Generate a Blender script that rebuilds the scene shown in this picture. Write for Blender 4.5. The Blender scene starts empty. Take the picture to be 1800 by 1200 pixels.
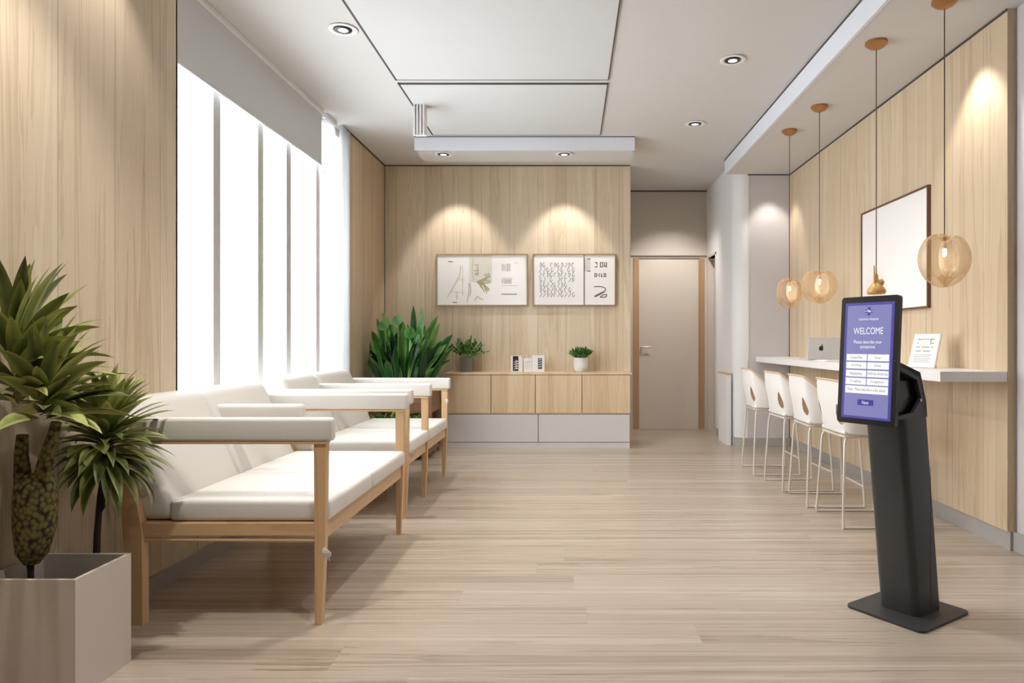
import bpy, bmesh, math, random
from mathutils import Vector, Matrix
random.seed(7)
C = bpy.context.scene.collection
PI = math.pi
F = 1200.0
EV = .76; EX = 2**EV
def PX(x, y, Y):            # photo pixel at depth Y -> world point (used for measuring only)
    return Vector(((x-1002)*Y/F, Y, 1.1-(y-600)*Y/F))

# ------------------------------------------------------------------ materials
def nt(name):
    m = bpy.data.materials.new(name); m.use_nodes = True
    n = m.node_tree; b = n.nodes['Principled BSDF']
    return m, n, b
def srgb(r, g, b):
    f = lambda c: ((c/255+.055)/1.055)**2.4 if c/255 > .04045 else c/255/12.92
    return (f(r), f(g), f(b), 1)
def plain(name, col, rough=.6, metal=0, noise=.03, scale=40, bump=0, spec=.5, emit=None, es=0, coat=0):
    m, n, b = nt(name); L = n.links
    b.inputs['Roughness'].default_value = rough; b.inputs['Metallic'].default_value = metal
    b.inputs['Specular IOR Level'].default_value = spec
    b.inputs['Coat Weight'].default_value = coat
    tc = n.nodes.new('ShaderNodeTexCoord'); nz = n.nodes.new('ShaderNodeTexNoise')
    nz.inputs['Scale'].default_value = scale; nz.inputs['Detail'].default_value = 3
    L.new(tc.outputs['Object'], nz.inputs['Vector'])
    r = n.nodes.new('ShaderNodeValToRGB'); r.color_ramp.elements[0].position = .3; r.color_ramp.elements[1].position = .7
    r.color_ramp.elements[0].color = tuple(c*(1-noise) for c in col[:3])+(1,)
    r.color_ramp.elements[1].color = tuple(min(1, c*(1+noise)) for c in col[:3])+(1,)
    L.new(nz.outputs['Fac'], r.inputs['Fac']); L.new(r.outputs['Color'], b.inputs['Base Color'])
    if bump:
        bp = n.nodes.new('ShaderNodeBump'); bp.inputs['Strength'].default_value = bump; bp.inputs['Distance'].default_value = .002
        L.new(nz.outputs['Fac'], bp.inputs['Height']); L.new(bp.outputs['Normal'], b.inputs['Normal'])
    if emit:
        b.inputs['Emission Color'].default_value = emit; b.inputs['Emission Strength'].default_value = es
    return m
def wood(name, along, across, plank, cols, rough=.5, seam=.003, tone=.12, seamdark=.55, gs=1.0, endlen=0, coat=0, seed=0, ringamt=.20, fine=.18, ax=8, al=.3):
    """along/across : weights (x,y,z) building the two grain coordinates"""
    m, n, b = nt(name); L = n.links; N = n.nodes.new
    tc = N('ShaderNodeTexCoord')
    def dot(w):
        d = N('ShaderNodeVectorMath'); d.operation = 'DOT_PRODUCT'; L.new(tc.outputs['Object'], d.inputs[0]); d.inputs[1].default_value = w
        return d.outputs['Value']
    def M(op, a, c=None, d=None):
        q = N('ShaderNodeMath'); q.operation = op
        for i, v in enumerate((a, c, d)):
            if v is None: continue
            if isinstance(v, (int, float)): q.inputs[i].default_value = v
            else: L.new(v, q.inputs[i])
        return q.outputs[0]
    a = dot(along); c = dot(across)
    ci = M('FLOOR', M('DIVIDE', c, plank)); cf = M('FRACT', M('DIVIDE', c, plank))
    wn = N('ShaderNodeTexWhiteNoise'); wn.noise_dimensions = '1D'; L.new(M('ADD', ci, seed+.5), wn.inputs['W'])
    rnd = wn.outputs['Value']
    sm = M('LESS_THAN', M('MINIMUM', cf, M('SUBTRACT', 1.0, cf)), seam/plank)
    if endlen:
        a2 = M('DIVIDE', M('ADD', a, M('MULTIPLY', rnd, endlen)), endlen)
        af = M('FRACT', a2)
        sm = M('MAXIMUM', sm, M('LESS_THAN', af, seam*.8/endlen))
        w2 = N('ShaderNodeTexWhiteNoise'); w2.noise_dimensions = '2D'
        cm = N('ShaderNodeCombineXYZ'); L.new(ci, cm.inputs[0]); L.new(M('FLOOR', a2), cm.inputs[1]); L.new(cm.outputs[0], w2.inputs['Vector'])
        rnd = w2.outputs['Value']
    cv = N('ShaderNodeCombineXYZ')
    L.new(M('MULTIPLY', M('ADD', c, M('MULTIPLY', rnd, 7.0)), ax*gs), cv.inputs[0]); L.new(M('MULTIPLY', M('ADD', a, M('MULTIPLY', rnd, 13.0)), al*gs), cv.inputs[1])
    n1 = N('ShaderNodeTexNoise'); n1.inputs['Scale'].default_value = 1.0; n1.inputs['Detail'].default_value = 5; n1.inputs['Roughness'].default_value = .55; n1.inputs['Distortion'].default_value = .8
    L.new(cv.outputs[0], n1.inputs['Vector'])
    cv2 = N('ShaderNodeCombineXYZ')
    L.new(M('MULTIPLY', c, 130*gs), cv2.inputs[0]); L.new(M('MULTIPLY', a, 5*gs), cv2.inputs[1]); L.new(rnd, cv2.inputs[2])
    n2 = N('ShaderNodeTexNoise'); n2.inputs['Scale'].default_value = 1.0; n2.inputs['Detail'].default_value = 2
    L.new(cv2.outputs[0], n2.inputs['Vector'])
    rings = M('FRACT', M('MULTIPLY', n1.outputs['Fac'], 7.0))
    rings = M('MULTIPLY', M('POWER', rings, 5.0), ringamt)
    v = M('ADD', M('ADD', M('MULTIPLY', n1.outputs['Fac'], .75), M('MULTIPLY', n2.outputs['Fac'], fine)), M('MULTIPLY', M('SUBTRACT', rnd, .5), tone*2))
    v = M('SUBTRACT', v, rings)
    r = N('ShaderNodeValToRGB'); e = r.color_ramp.elements
    e[0].position = .12; e[0].color = cols[0]; e[1].position = .75; e[1].color = cols[2]
    k = r.color_ramp.elements.new(.42); k.color = cols[1]
    L.new(v, r.inputs['Fac'])
    mx = N('ShaderNodeMix'); mx.data_type = 'RGBA'; mx.blend_type = 'MULTIPLY'
    L.new(sm, mx.inputs['Factor']); L.new(r.outputs['Color'], mx.inputs['A']); mx.inputs['B'].default_value = (seamdark,)*3+(1,)
    L.new(mx.outputs['Result'], b.inputs['Base Color'])
    b.inputs['Roughness'].default_value = rough
    b.inputs['Coat Weight'].default_value = coat; b.inputs['Coat Roughness'].default_value = .15
    bp = N('ShaderNodeBump'); bp.inputs['Strength'].default_value = .12; bp.inputs['Distance'].default_value = .002
    L.new(M('SUBTRACT', n2.outputs['Fac'], sm), bp.inputs['Height']); L.new(bp.outputs['Normal'], b.inputs['Normal'])
    return m
def emit_mat(name, col, s):
    m, n, b = nt(name); b.inputs['Base Color'].default_value = (0, 0, 0, 1); b.inputs['Roughness'].default_value = .3
    b.inputs['Emission Color'].default_value = col; b.inputs['Emission Strength'].default_value = s; return m
def glass_mat(name, col, op=.15, rough=.05, trans=None):
    m, n, b = nt(name); L = n.links
    b.inputs['Base Color'].default_value = col; b.inputs['Roughness'].default_value = rough
    t = n.nodes.new('ShaderNodeBsdfTransparent'); t.inputs['Color'].default_value = trans or (1, 1, 1, 1)
    lw = n.nodes.new('ShaderNodeLayerWeight'); lw.inputs['Blend'].default_value = .35
    mr = n.nodes.new('ShaderNodeMapRange'); mr.inputs['To Min'].default_value = op; mr.inputs['To Max'].default_value = min(1, op+.6)
    mr.inputs['From Min'].default_value = .1; mr.inputs['From Max'].default_value = .8
    L.new(lw.outputs['Facing'], mr.inputs['Value'])
    mx = n.nodes.new('ShaderNodeMixShader'); L.new(mr.outputs[0], mx.inputs[0]); L.new(t.outputs[0], mx.inputs[1]); L.new(b.outputs[0], mx.inputs[2])
    L.new(mx.outputs[0], n.nodes['Material Output'].inputs['Surface'])
    return m
def leaf_mat(name, c0, c1, c2, sc=18):
    m, n, b = nt(name); L = n.links; N = n.nodes.new
    tc = N('ShaderNodeTexCoord'); nz = N('ShaderNodeTexNoise'); nz.inputs['Scale'].default_value = sc; nz.inputs['Detail'].default_value = 2
    L.new(tc.outputs['Object'], nz.inputs['Vector'])
    at = N('ShaderNodeAttribute'); at.attribute_name = 'leaf'
    ad = N('ShaderNodeMath'); ad.operation = 'MULTIPLY_ADD'; L.new(nz.outputs['Fac'], ad.inputs[0]); ad.inputs[1].default_value = .5
    sp = N('ShaderNodeSeparateColor'); L.new(at.outputs['Color'], sp.inputs[0]); L.new(sp.outputs[0], ad.inputs[2])
    sub = N('ShaderNodeMath'); sub.operation = 'SUBTRACT'; L.new(ad.outputs[0], sub.inputs[0]); sub.inputs[1].default_value = .25
    r = N('ShaderNodeValToRGB'); e = r.color_ramp.elements; e[0].position = .1; e[0].color = c0; e[1].position = .95; e[1].color = c2
    k = e.new(.5); k.color = c1; L.new(sub.outputs[0], r.inputs['Fac']); L.new(r.outputs['Color'], b.inputs['Base Color'])
    b.inputs['Roughness'].default_value = .42
    return m

W0, W1, W2 = srgb(186,164,136), srgb(213,195,168), srgb(230,216,193)
m_wallwood = wood('oak_veneer', (0,0,1), (1,1,0), .305, (W0, W1, W2), rough=.55, seam=.0018, tone=.07, seamdark=.62)
m_sidewood = wood('oak_veneer_side', (0,0,1), (1,1,0), .305, (srgb(182,158,128), srgb(208,187,157), srgb(224,206,180)), rough=.55, seam=.0018, tone=.07, seamdark=.62, seed=4)
m_cabwood = wood('oak_cabinet_front', (0,0,1), (1,1,0), .12, (srgb(196,166,130), srgb(218,194,160), srgb(230,211,182)), rough=.5, seam=0, tone=.05, seed=9)
m_floor = wood('light_floor_boards', (1,0,0), (0,1,0), .19, (srgb(126,110,94), srgb(174,159,142), srgb(206,194,181)), rough=.36, seam=.0012, tone=.04, seamdark=.78, endlen=3.1, gs=1, coat=.2, seed=2, ax=16, al=.28, ringamt=.24, fine=.24)
m_frame = wood('pale_ash_frame', (0,0,1), (1,1,0), 5, (srgb(186,148,108), srgb(210,174,132), srgb(224,192,152)), rough=.4, seam=0, tone=0)
m_framex = wood('pale_ash_rail', (1,1,0), (0,0,1), 5, (srgb(186,148,108), srgb(210,174,132), srgb(224,192,152)), rough=.4, seam=0, tone=0)
m_doorwood = wood('tan_door_jamb', (0,0,1), (1,1,0), 5, (srgb(160,125,90), srgb(186,150,112), srgb(200,165,128)), rough=.5, seam=0, tone=0)
m_ceil = plain('ceiling_paint', srgb(210,207,205), .9, noise=.01, scale=3)
m_panel = plain('ceiling_panel_paint', srgb(210,210,210), .85, noise=.01, scale=3)
m_white = plain('white_paint', srgb(232,231,231), .6, noise=.01)
m_fascia = plain('cool_white_fascia', srgb(225,228,236), .6, noise=.01)
m_greywall = plain('grey_wall_paint', srgb(203,198,199), .85, noise=.012, scale=3)
m_hall = plain('taupe_wall_paint', srgb(208,199,190), .85, noise=.012, scale=3)
m_shadow = plain('painted_shadow_line', srgb(78,74,74), .8, noise=.02)  # shade painted as dark grey strips along edges and gaps
m_skirt = plain('grey_skirting', srgb(168,164,160), .5, noise=.02)
m_door = plain('beige_door_lacquer', srgb(222,212,200), .5, noise=.01, scale=4)
m_fabric = plain('off_white_leather', srgb(222,219,214), .5, noise=.015, scale=120, bump=.15)
m_blind = plain('grey_blind_fabric', srgb(208,210,212), .9, noise=.015, scale=200, bump=.1)
m_mull = plain('grey_mullion', srgb(200,200,198), .6)
m_glass = glass_mat('window_glass', (1,1,1,1), .03, .02)
m_black = plain('charcoal_powder_coat', srgb(60,61,61), .42, noise=.04, scale=60, spec=.4)
m_black2 = plain('black_plastic', srgb(24,25,27), .28, noise=.05, spec=.5)
m_bezel = plain('black_bezel_glass', srgb(30,31,34), .22, noise=.02)
m_steel = plain('brushed_steel', srgb(196,190,184), .28, metal=1, noise=.04)
m_rod = plain('white_coated_rod', srgb(226,218,210), .35, metal=.25, noise=.02)
m_plastic = plain('white_shell_plastic', srgb(236,233,230), .38, noise=.008)
m_tan = plain('tan_liner', srgb(205,172,136), .5, noise=.04)
m_counter = plain('white_counter_laminate', srgb(238,236,236), .35, noise=.006)
m_base = plain('pale_grey_lacquer', srgb(213,211,210), .45, noise=.01)
m_paper = plain('white_print_paper', srgb(243,241,239), .7, noise=.004)
m_beigepaper = plain('beige_print', srgb(224,219,208), .7, noise=.03, scale=12)
m_ink = plain('grey_ink', srgb(88,88,86), .7)
m_inklight = plain('pale_grey_ink', srgb(168,166,164), .7)
m_inkmid = plain('mid_grey_ink', srgb(132,132,128), .7)
m_olive = plain('olive_ink', srgb(172,166,124), .7, noise=.12)
m_olivelight = plain('pale_olive_ink', srgb(206,202,182), .7, noise=.05)
m_brownframe = plain('dark_brown_frame', srgb(106,72,56), .45)
m_goldframe = plain('thin_bronze_frame', srgb(166,142,112), .4, metal=.3)
m_soil = plain('dark_soil', srgb(48,36,30), .95, noise=.3, scale=60, bump=.8)
m_planter = plain('warm_grey_planter', srgb(205,196,187), .6, noise=.01)
m_gpot = plain('grey_concrete_pot', srgb(134,127,122), .8, noise=.06)
m_brownbox = wood('brown_plant_box', (1,1,0), (0,0,1), 5, (srgb(120,84,60), srgb(146,108,80), srgb(165,126,96)), rough=.5, seam=0, tone=0)
m_leafA = leaf_mat('olive_green_leaf', srgb(58,64,32), srgb(120,128,70), srgb(188,192,118))
m_leafB = leaf_mat('fresh_green_leaf', srgb(50,58,26), srgb(122,132,68), srgb(204,208,134))
m_leafC = leaf_mat('deep_green_leaf', srgb(16,50,20), srgb(46,106,42), srgb(116,168,80))
m_stem = plain('dark_stem', srgb(40,30,22), .8, noise=.3, scale=80, bump=.5)
m_amber = glass_mat('amber_blown_glass', srgb(214,178,130), .18, .10, (.99,.965,.915,1))
m_clear = glass_mat('pale_blown_glass', srgb(244,232,214), .22, .1, (1,.98,.95,1))
m_bronze = plain('copper_canopy', srgb(176,128,84), .35, metal=.6)
m_cord = plain('brown_cord', srgb(96,74,56), .6)
m_bulb = emit_mat('warm_bulb', (1,.94,.86,1), 1.2)
m_lens = emit_mat('downlight_lens', (1,.95,.88,1), 3)
m_alu = plain('silver_aluminium', srgb(214,216,220), .4, metal=.15, noise=.02)
m_scr0 = emit_mat('screen_border_blue', srgb(82,76,165), .85/EX)
m_scr1 = emit_mat('screen_lilac_blue', srgb(138,137,196), .88/EX)
m_scrw = emit_mat('screen_white', (1,1,1,1), .97/EX)
m_scrt = emit_mat('screen_grey_text', srgb(112,110,126), .8/EX)
m_scrd = emit_mat('screen_dark_blue', srgb(70,66,158), .85/EX)

def trunk_mat():
    m, n, b = nt('scaly_trunk_bark'); L = n.links; N = n.nodes.new
    tc = N('ShaderNodeTexCoord'); mp = N('ShaderNodeMapping'); mp.inputs['Scale'].default_value = (1, 1, .8); L.new(tc.outputs['Object'], mp.inputs[0])
    v = N('ShaderNodeTexVoronoi'); v.inputs['Scale'].default_value = 75; L.new(mp.outputs[0], v.inputs['Vector'])
    r = N('ShaderNodeValToRGB'); e = r.color_ramp.elements; e[0].position = .35; e[0].color = srgb(116,106,58); e[1].position = .80; e[1].color = srgb(34,30,18)
    L.new(v.outputs['Distance'], r.inputs['Fac']); L.new(r.outputs['Color'], b.inputs['Base Color'])
    bp = N('ShaderNodeBump'); bp.inputs['Strength'].default_value = .7; bp.inputs['Distance'].default_value = .004; bp.invert = True
    L.new(v.outputs['Distance'], bp.inputs['Height']); L.new(bp.outputs['Normal'], b.inputs['Normal']); b.inputs['Roughness'].default_value = .8
    return m
m_trunk = trunk_mat()

# ------------------------------------------------------------------ mesh helpers
def BM(): return bmesh.new()
def add_box(bm, x0, x1, y0, y1, z0, z1, bev=0, seg=2):
    r = bmesh.ops.create_cube(bm, size=1)
    vs = r['verts']
    for v in vs:
        v.co = Vector(((x0+x1)/2+v.co.x*(x1-x0), (y0+y1)/2+v.co.y*(y1-y0), (z0+z1)/2+v.co.z*(z1-z0)))
    if bev:
        es = list({e for v in vs for e in v.link_edges})
        bmesh.ops.bevel(bm, geom=es, offset=bev, segments=seg, profile=.5, affect='EDGES')
    return bm
def box(*a, **k): return add_box(BM(), *a, **k)
def add_prism(bm, pts, axis, a0, a1):
    """pts 2D; axis 'x': pts=(y,z); 'y': pts=(x,z); 'z': pts=(x,y)"""
    def mk(p, a):
        return {'x': (a, p[0], p[1]), 'y': (p[0], a, p[1]), 'z': (p[0], p[1], a)}[axis]
    A = [bm.verts.new(mk(p, a0)) for p in pts]; B = [bm.verts.new(mk(p, a1)) for p in pts]
    bm.faces.new(A); bm.faces.new(B[::-1]); n = len(pts)
    for i in range(n): bm.faces.new((A[i], B[i], B[(i+1) % n], A[(i+1) % n]))
    return bm
def add_tube(bm, pts, rad, seg=10, cap=True):
    pts = [Vector(p) for p in pts]; n = len(pts)
    rs = rad if isinstance(rad, (list, tuple)) else [rad]*n
    rings = []; prev = None
    for i, p in enumerate(pts):
        t = (pts[min(i+1, n-1)]-pts[max(i-1, 0)]).normalized()
        if prev is None:
            a = Vector((0,0,1)) if abs(t.z) < .9 else Vector((1,0,0))
            u = t.cross(a).normalized()
        else:
            u = (prev - t*prev.dot(t)).normalized()
        prev = u; w = t.cross(u)
        rings.append([bm.verts.new(p+(u*math.cos(2*PI*k/seg)+w*math.sin(2*PI*k/seg))*rs[i]) for k in range(seg)])
    for i in range(n-1):
        for k in range(seg): bm.faces.new((rings[i][k], rings[i][(k+1) % seg], rings[i+1][(k+1) % seg], rings[i+1][k]))
    if cap: bm.faces.new(rings[0][::-1]); bm.faces.new(rings[-1])
    return bm
def add_lathe(bm, prof, cx, cy, z0=0, seg=32):
    rings = []
    for r, z in prof:
        rings.append([bm.verts.new((cx+r*math.cos(2*PI*k/seg), cy+r*math.sin(2*PI*k/seg), z0+z)) for k in range(seg)] if r > 1e-6 else [bm.verts.new((cx, cy, z0+z))])
    for i in range(len(rings)-1):
        A, B = rings[i], rings[i+1]
        for k in range(seg):
            k2 = (k+1) % seg
            if len(A) == 1 and len(B) == 1: continue
            if len(A) == 1: bm.faces.new((A[0], B[k2], B[k]))
            elif len(B) == 1: bm.faces.new((A[k], A[k2], B[0]))
            else: bm.faces.new((A[k], A[k2], B[k2], B[k]))
    return bm
def solid(bm, th):
    bm.normal_update(); fs = bm.faces[:]
    be = [e for e in bm.edges if len(e.link_faces) == 1]
    mp = {v: bm.verts.new(v.co-v.normal*th) for v in bm.verts[:]}
    for e in be:
        f = e.link_faces[0]; vs = list(f.verts); a, b = e.verts
        i = vs.index(a)
        if vs[(i+1) % len(vs)] != b: a, b = b, a
        bm.faces.new((b, a, mp[a], mp[b]))
    for f in fs: bm.faces.new([mp[v] for v in reversed(f.verts)])
    return bm
def root_loc(o):
    while o.parent: o = o.parent
    return o.location.copy()
def obj(name, bm, mat, parent=None, smooth=False, local=False, keep=False):
    bmesh.ops.recalc_face_normals(bm, faces=bm.faces)
    me = bpy.data.meshes.new(name)
    o = bpy.data.objects.new(name, me); C.objects.link(o)
    if parent:
        if not local:
            l = root_loc(parent)
            for v in bm.verts: v.co -= l
        o.parent = parent
    elif not keep:
        xs = [v.co for v in bm.verts]
        c = Vector(((min(v.x for v in xs)+max(v.x for v in xs))/2, (min(v.y for v in xs)+max(v.y for v in xs))/2, min(v.z for v in xs)))
        for v in bm.verts: v.co -= c
        o.location = c
    bm.to_mesh(me); bm.free(); me.materials.append(mat)
    if smooth:
        for p in me.polygons: p.use_smooth = True
        if smooth != 'all':
            try:
                me.set_sharp_from_angle(angle=math.radians(smooth if smooth is not True else 40))
            except Exception: pass
    return o
def tag(o, label, cat, group=None):
    o['label'] = label; o['category'] = cat
    if group: o['group'] = group
    return o
def thing(name, label, cat, loc=(0,0,0), rotz=0, group=None):
    o = bpy.data.objects.new(name, None); C.objects.link(o); o.location = loc; o.rotation_euler = (0,0,rotz)
    o.empty_display_size = .1
    return tag(o, label, cat, group)
def struct(name, bm, mat, parent=None, smooth=False):
    o = obj(name, bm, mat, parent, smooth=smooth, keep=True)
    if not parent: o['kind'] = 'structure'
    return o
def copy_tree(o, parent=None):
    c = o.copy(); C.objects.link(c)
    if parent: c.parent = parent
    for ch in list(o.children): copy_tree(ch, c)
    return c

# ------------------------------------------------------------------ room shell
CH = 3.0; XL = -1.83; XW = -2.06; XL2 = -2.0; XR = 2.30; YB = 7.36; YH = 8.6; YG = 7.15; SOF = 2.85; XS = 1.64
YN = -3.2
struct('floor', box(-2.6, 3.6, YN, 9.2, -.1, 0), m_floor)
struct('ceiling', box(-2.6, 3.6, YN, 9.2, CH, CH+.1), m_ceil)
# near left wall (timber) and parapet below the window
bm = box(XL-.25, XL, YN, 3.18, 0, CH); add_box(bm, XL-.25, XL, 3.18, 6.2, 0, .58)
struct('wall_left', bm, m_wallwood)
bm = box(XL2-.25, XL2, 6.2, YB, 0, CH); add_box(bm, XL2-.25, XL2, 6.17, 6.2, 0, CH)
struct('wall_left', bm, m_sidewood)
struct('baseboard_left', box(XL, XL+.012, YN, 6.05, 0, .075), m_skirt)
struct('wall_back', box(-2.3, .644, YB, YB+.2, 0, CH), m_wallwood)
struct('trim_1', box(.644, .652, YB-.004, YB+.2, 0, CH), m_sidewood)
# dark strips painting the shadow line where walls meet the ceiling
bm = box(XL2, .644, YB-.008, YB, CH-.012, CH); add_box(bm, XL2, XL2+.008, 6.05, YB, CH-.012, CH); add_box(bm, XL2, XL2+.006, YB-.006, YB, 0, CH-.012)
struct('trim_2', bm, m_shadow)
# hallway wall behind
bm = box(.4, .80, YH, YH+.2, 0, CH); add_box(bm, 1.69, 1.9, YH, YH+.2, 0, CH); add_box(bm, .80, 1.69, YH, YH+.2, 2.15, CH)
add_box(bm, .4, .644, YB+.2, YH, 0, CH)
struct('wall_hallway', bm, m_hall)
struct('wall_hall_light_block', box(.4, 1.9, YH+.2, YH+.3, 0, CH), m_hall)  # unseen backing, added to block sky glow around the door
struct('trim_3', box(.644, 1.72, YH-.03, YH, 2.18, 2.25), m_hall)
struct('trim_4', box(.644, 1.72, YH-.01, YH, CH-.014, CH), m_shadow)
d = struct('door_1', box(.865, 1.625, YH+.02, YH+.06, 0, 2.148, bev=.002), m_door)
struct('door_frame', add_box(box(.80, .868, YH-.012, YH+.06, 0, 2.15), 1.622, 1.69, YH-.012, YH+.06, 0, 2.15), m_doorwood, d)
bm = BM(); add_tube(bm, [(.90, YH+.02, 1.03), (.90, YH-.03, 1.03)], .009); add_tube(bm, [(.895, YH-.03, 1.03), (1.01, YH-.03, 1.03)], .008)
add_lathe(bm, [(0,0),(.018,0),(.018,.004),(0,.004)], .90, YH+.0, 1.0, 12)
struct('door_handle', bm, m_steel, d, smooth=True)
# hallway right wall with rounded corner turning into the alcove wall
XH = 1.72
pts = [(XH, YH), (XH, 8.50)]
bm = BM()
add_box(bm, XH, XH+.3, 8.48, YH+.1, 0, CH)
add_box(bm, XH, XH+.3, 8.02, 8.48, 2.13, CH)
arc = [(XH+.14-.14*math.cos(a), YG+.14-.14*math.sin(a)) for a in [PI/2*i/12 for i in range(13)]]
add_prism(bm, [(XH, 8.02)]+arc+[(XH+.14, 8.02)], 'z', 0, CH)
struct('wall_alcove_corner', bm, m_white, smooth=30)
struct('wall_alcove', box(XH+.14, XR+.3, YG, 8.02, 0, CH), m_greywall)
d = struct('door_2', box(XH+.06, XH+.10, 8.02, 8.48, 0, 2.13), m_hall)
bm = box(XH-.012, XH+.10, 8.46, 8.48, 0, 2.15); add_box(bm, XH-.012, XH+.10, 8.02, 8.04, 0, 2.15); add_box(bm, XH-.012, XH+.10, 8.02, 8.48, 2.13, 2.16)
struct('door_frame', bm, m_hall, d)
struct('trim_5', box(XH+.142, XH+.152, YG-.006, YG, .9, SOF), m_white)
ba = [(XH+.14-.152*math.cos(a), YG+.14-.152*math.sin(a)) for a in [PI/2*i/10 for i in range(11)]]
ai = [(XH+.14-.139*math.cos(a), YG+.14-.139*math.sin(a)) for a in [PI/2*i/10 for i in range(11)]]
struct('baseboard_back', add_prism(BM(), [(XH-.012, 8.0)]+ba+[(XR, YG-.012), (XR, YG+.001)]+ai[::-1]+[(XH+.001, 8.0)], 'z', 0, .09), m_skirt, smooth=30)
struct('wall_rear', box(-2.6, 3.6, YN-.2, YN, 0, CH), m_greywall)
# right wall: timber lining over grey wall
struct('wall_right', box(XR+.045, XR+.25, YN, YG+.2, 0, CH), m_greywall)
struct('trim_6', box(XR, XR+.045, 3.59, YG, .10, SOF), m_sidewood)
struct('baseboard_right', add_box(box(XR+.015, XR+.045, 3.59, YG, 0, .10), XR+.03, XR+.045, YN, 3.59, 0, .10), m_skirt)
struct('trim_7', add_box(box(XR-.006, XR, 3.59, YG, SOF-.012, SOF), XR-.006, XR, YG-.006, YG, 0, SOF), m_shadow)
bm = BM()
for yy in (3.585,): add_box(bm, XR+.044, XR+.05, yy-.004, yy, .0, SOF)
struct('trim_8', bm, m_shadow)
# dropped soffit on the right and bulkhead by the back wall
struct('trim_9', box(XS, XR+.045, YN, YG, SOF, CH+.001), m_ceil)
struct('trim_10', box(XS-.02, XS, YN, YG, SOF-.004, CH), m_fascia)
struct('trim_11', box(-1.44, .596, 6.35, 6.76, 2.878, CH+.001), m_ceil)
struct('trim_12', box(-1.445, .60, 6.33, 6.35, 2.874, CH), m_fascia)
struct('trim_13', add_box(add_box(box(XS-.024, XS-.016, YN, YG, CH-.012, CH-.0005), -1.445, .60, 6.322, 6.33, CH-.006, CH-.0005), XH+.14, XR, YG-.008, YG, SOF-.012, SOF), m_shadow)
# ceiling access panels with dark strips painted as their shadow gaps
cx0, cx1 = -1.25, .273
struct('trim_14', box(cx0, cx1, .4, 4.93, CH-.010, CH), m_panel)
struct('trim_15', box(cx0, cx1, 5.03, 6.25, CH-.010, CH), m_panel)
bm = BM()
for (a,b,c,e) in ((cx0-.016,cx0,.4,4.95),(cx1,cx1+.008,.4,4.95),(cx0-.016,cx0,5.01,6.25),(cx1,cx1+.008,5.01,6.25),(cx0-.016,cx1+.008,4.93,4.945),(cx0-.016,cx1+.008,5.015,5.03),(cx0-.016,cx1+.008,6.25,6.268)):
    add_box(bm, a, b, c, e, CH-.009, CH)
struct('trim_16', bm, m_shadow)

# window
w = struct('window_1', add_box(add_box(box(XW-.10, XW-.02, 3.18, 6.2, .58, .66), XW-.10, XW-.02, 3.18, 6.2, 2.93, CH), XW-.1, XW-.02, 6.15, 6.2, .66, 2.93), m_white)
struct('window_sill', box(XW-.02, XL+.02, 3.18, 6.2, .58, .61, bev=.004), m_white, w)
ys = [4.03, 4.60, 5.06, 5.645]
for y in ys: struct('mullion', box(XW-.034, XW-.024, y-.04, y+.04, .66, 2.93), m_mull if y < 5.5 else m_white, w)
yy = [3.18]+ys+[6.15]
for i in range(len(yy)-1):
    struct('pane', box(XW-.062, XW-.056, yy[i], yy[i+1], .66, 2.93), m_glass, w)
# wall head over/side of the window (outside returns)
struct('wall_left', box(XW-.12, XL, 3.17, 3.185, .61, CH), m_sidewood)

def blind(y0, y1, z, label, mat=m_blind):
    t = thing('roller_blind', label, 'roller blind', (XW, (y0+y1)/2, z), group='window blinds' )
    obj('blind_fabric', box(XW+.016, XW+.019, y0, y1, z+.02, CH-.03), mat, t)
    obj('hem_bar', box(XW+.010, XW+.024, y0, y1, z, z+.022, bev=.003), mat, t)
    obj('headrail', box(XW-.005, XW+.035, y0, y1, CH-.035, CH-.001, bev=.004), m_white, t)
    return t
blind(3.205, 5.61, 2.545, 'wide grey roller blind lowered over the four large window bays')
def sheer_mat(name, col, tr):
    m, n, b = nt(name); L = n.links; b.inputs['Base Color'].default_value = col; b.inputs['Roughness'].default_value = .9
    t = n.nodes.new('ShaderNodeBsdfTranslucent'); t.inputs['Color'].default_value = col
    mx = n.nodes.new('ShaderNodeMixShader'); mx.inputs[0].default_value = tr
    L.new(b.outputs[0], mx.inputs[1]); L.new(t.outputs[0], mx.inputs[2]); L.new(mx.outputs[0], n.nodes['Material Output'].inputs['Surface']); return m
m_sheer = sheer_mat('sheer_white_blind', srgb(238,238,240), .6)
blind(5.68, 5.93, 2.50, 'narrow white roller blind over the far slim window bay', m_sheer)
# gathered sheer curtain at the far jamb
bm = BM(); n = 60; A = []
for i in range(n+1):
    y = 5.97+.225*i/n; x = -2.005+.018*math.sin(i*.62)
    A.append((bm.verts.new((x, y, .615)), bm.verts.new((x, y, CH-.005))))
for i in range(n): bm.faces.new((A[i][0], A[i+1][0], A[i+1][1], A[i][1]))
solid(bm, .004)
tag(obj('curtain', bm, sheer_mat('white_sheer_curtain', srgb(244,244,246), .6), smooth='all'), 'gathered white curtain at the far jamb of the window', 'curtain')

# slatted vent hanging at the panel edge
t = thing('slatted_vent', 'small white slatted vent hanging at the left edge of the ceiling panel', 'vent', (-1.2, 5.45, 2.745))
obj('backing', box(-1.25, -1.158, 5.47, 5.53, 2.76, CH), m_white, t)
for i in range(4): obj('slat', box(-1.25+i*.025, -1.25+i*.025+.014, 5.44, 5.472, 2.745, CH-.003, bev=.002), m_white, t)

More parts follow.
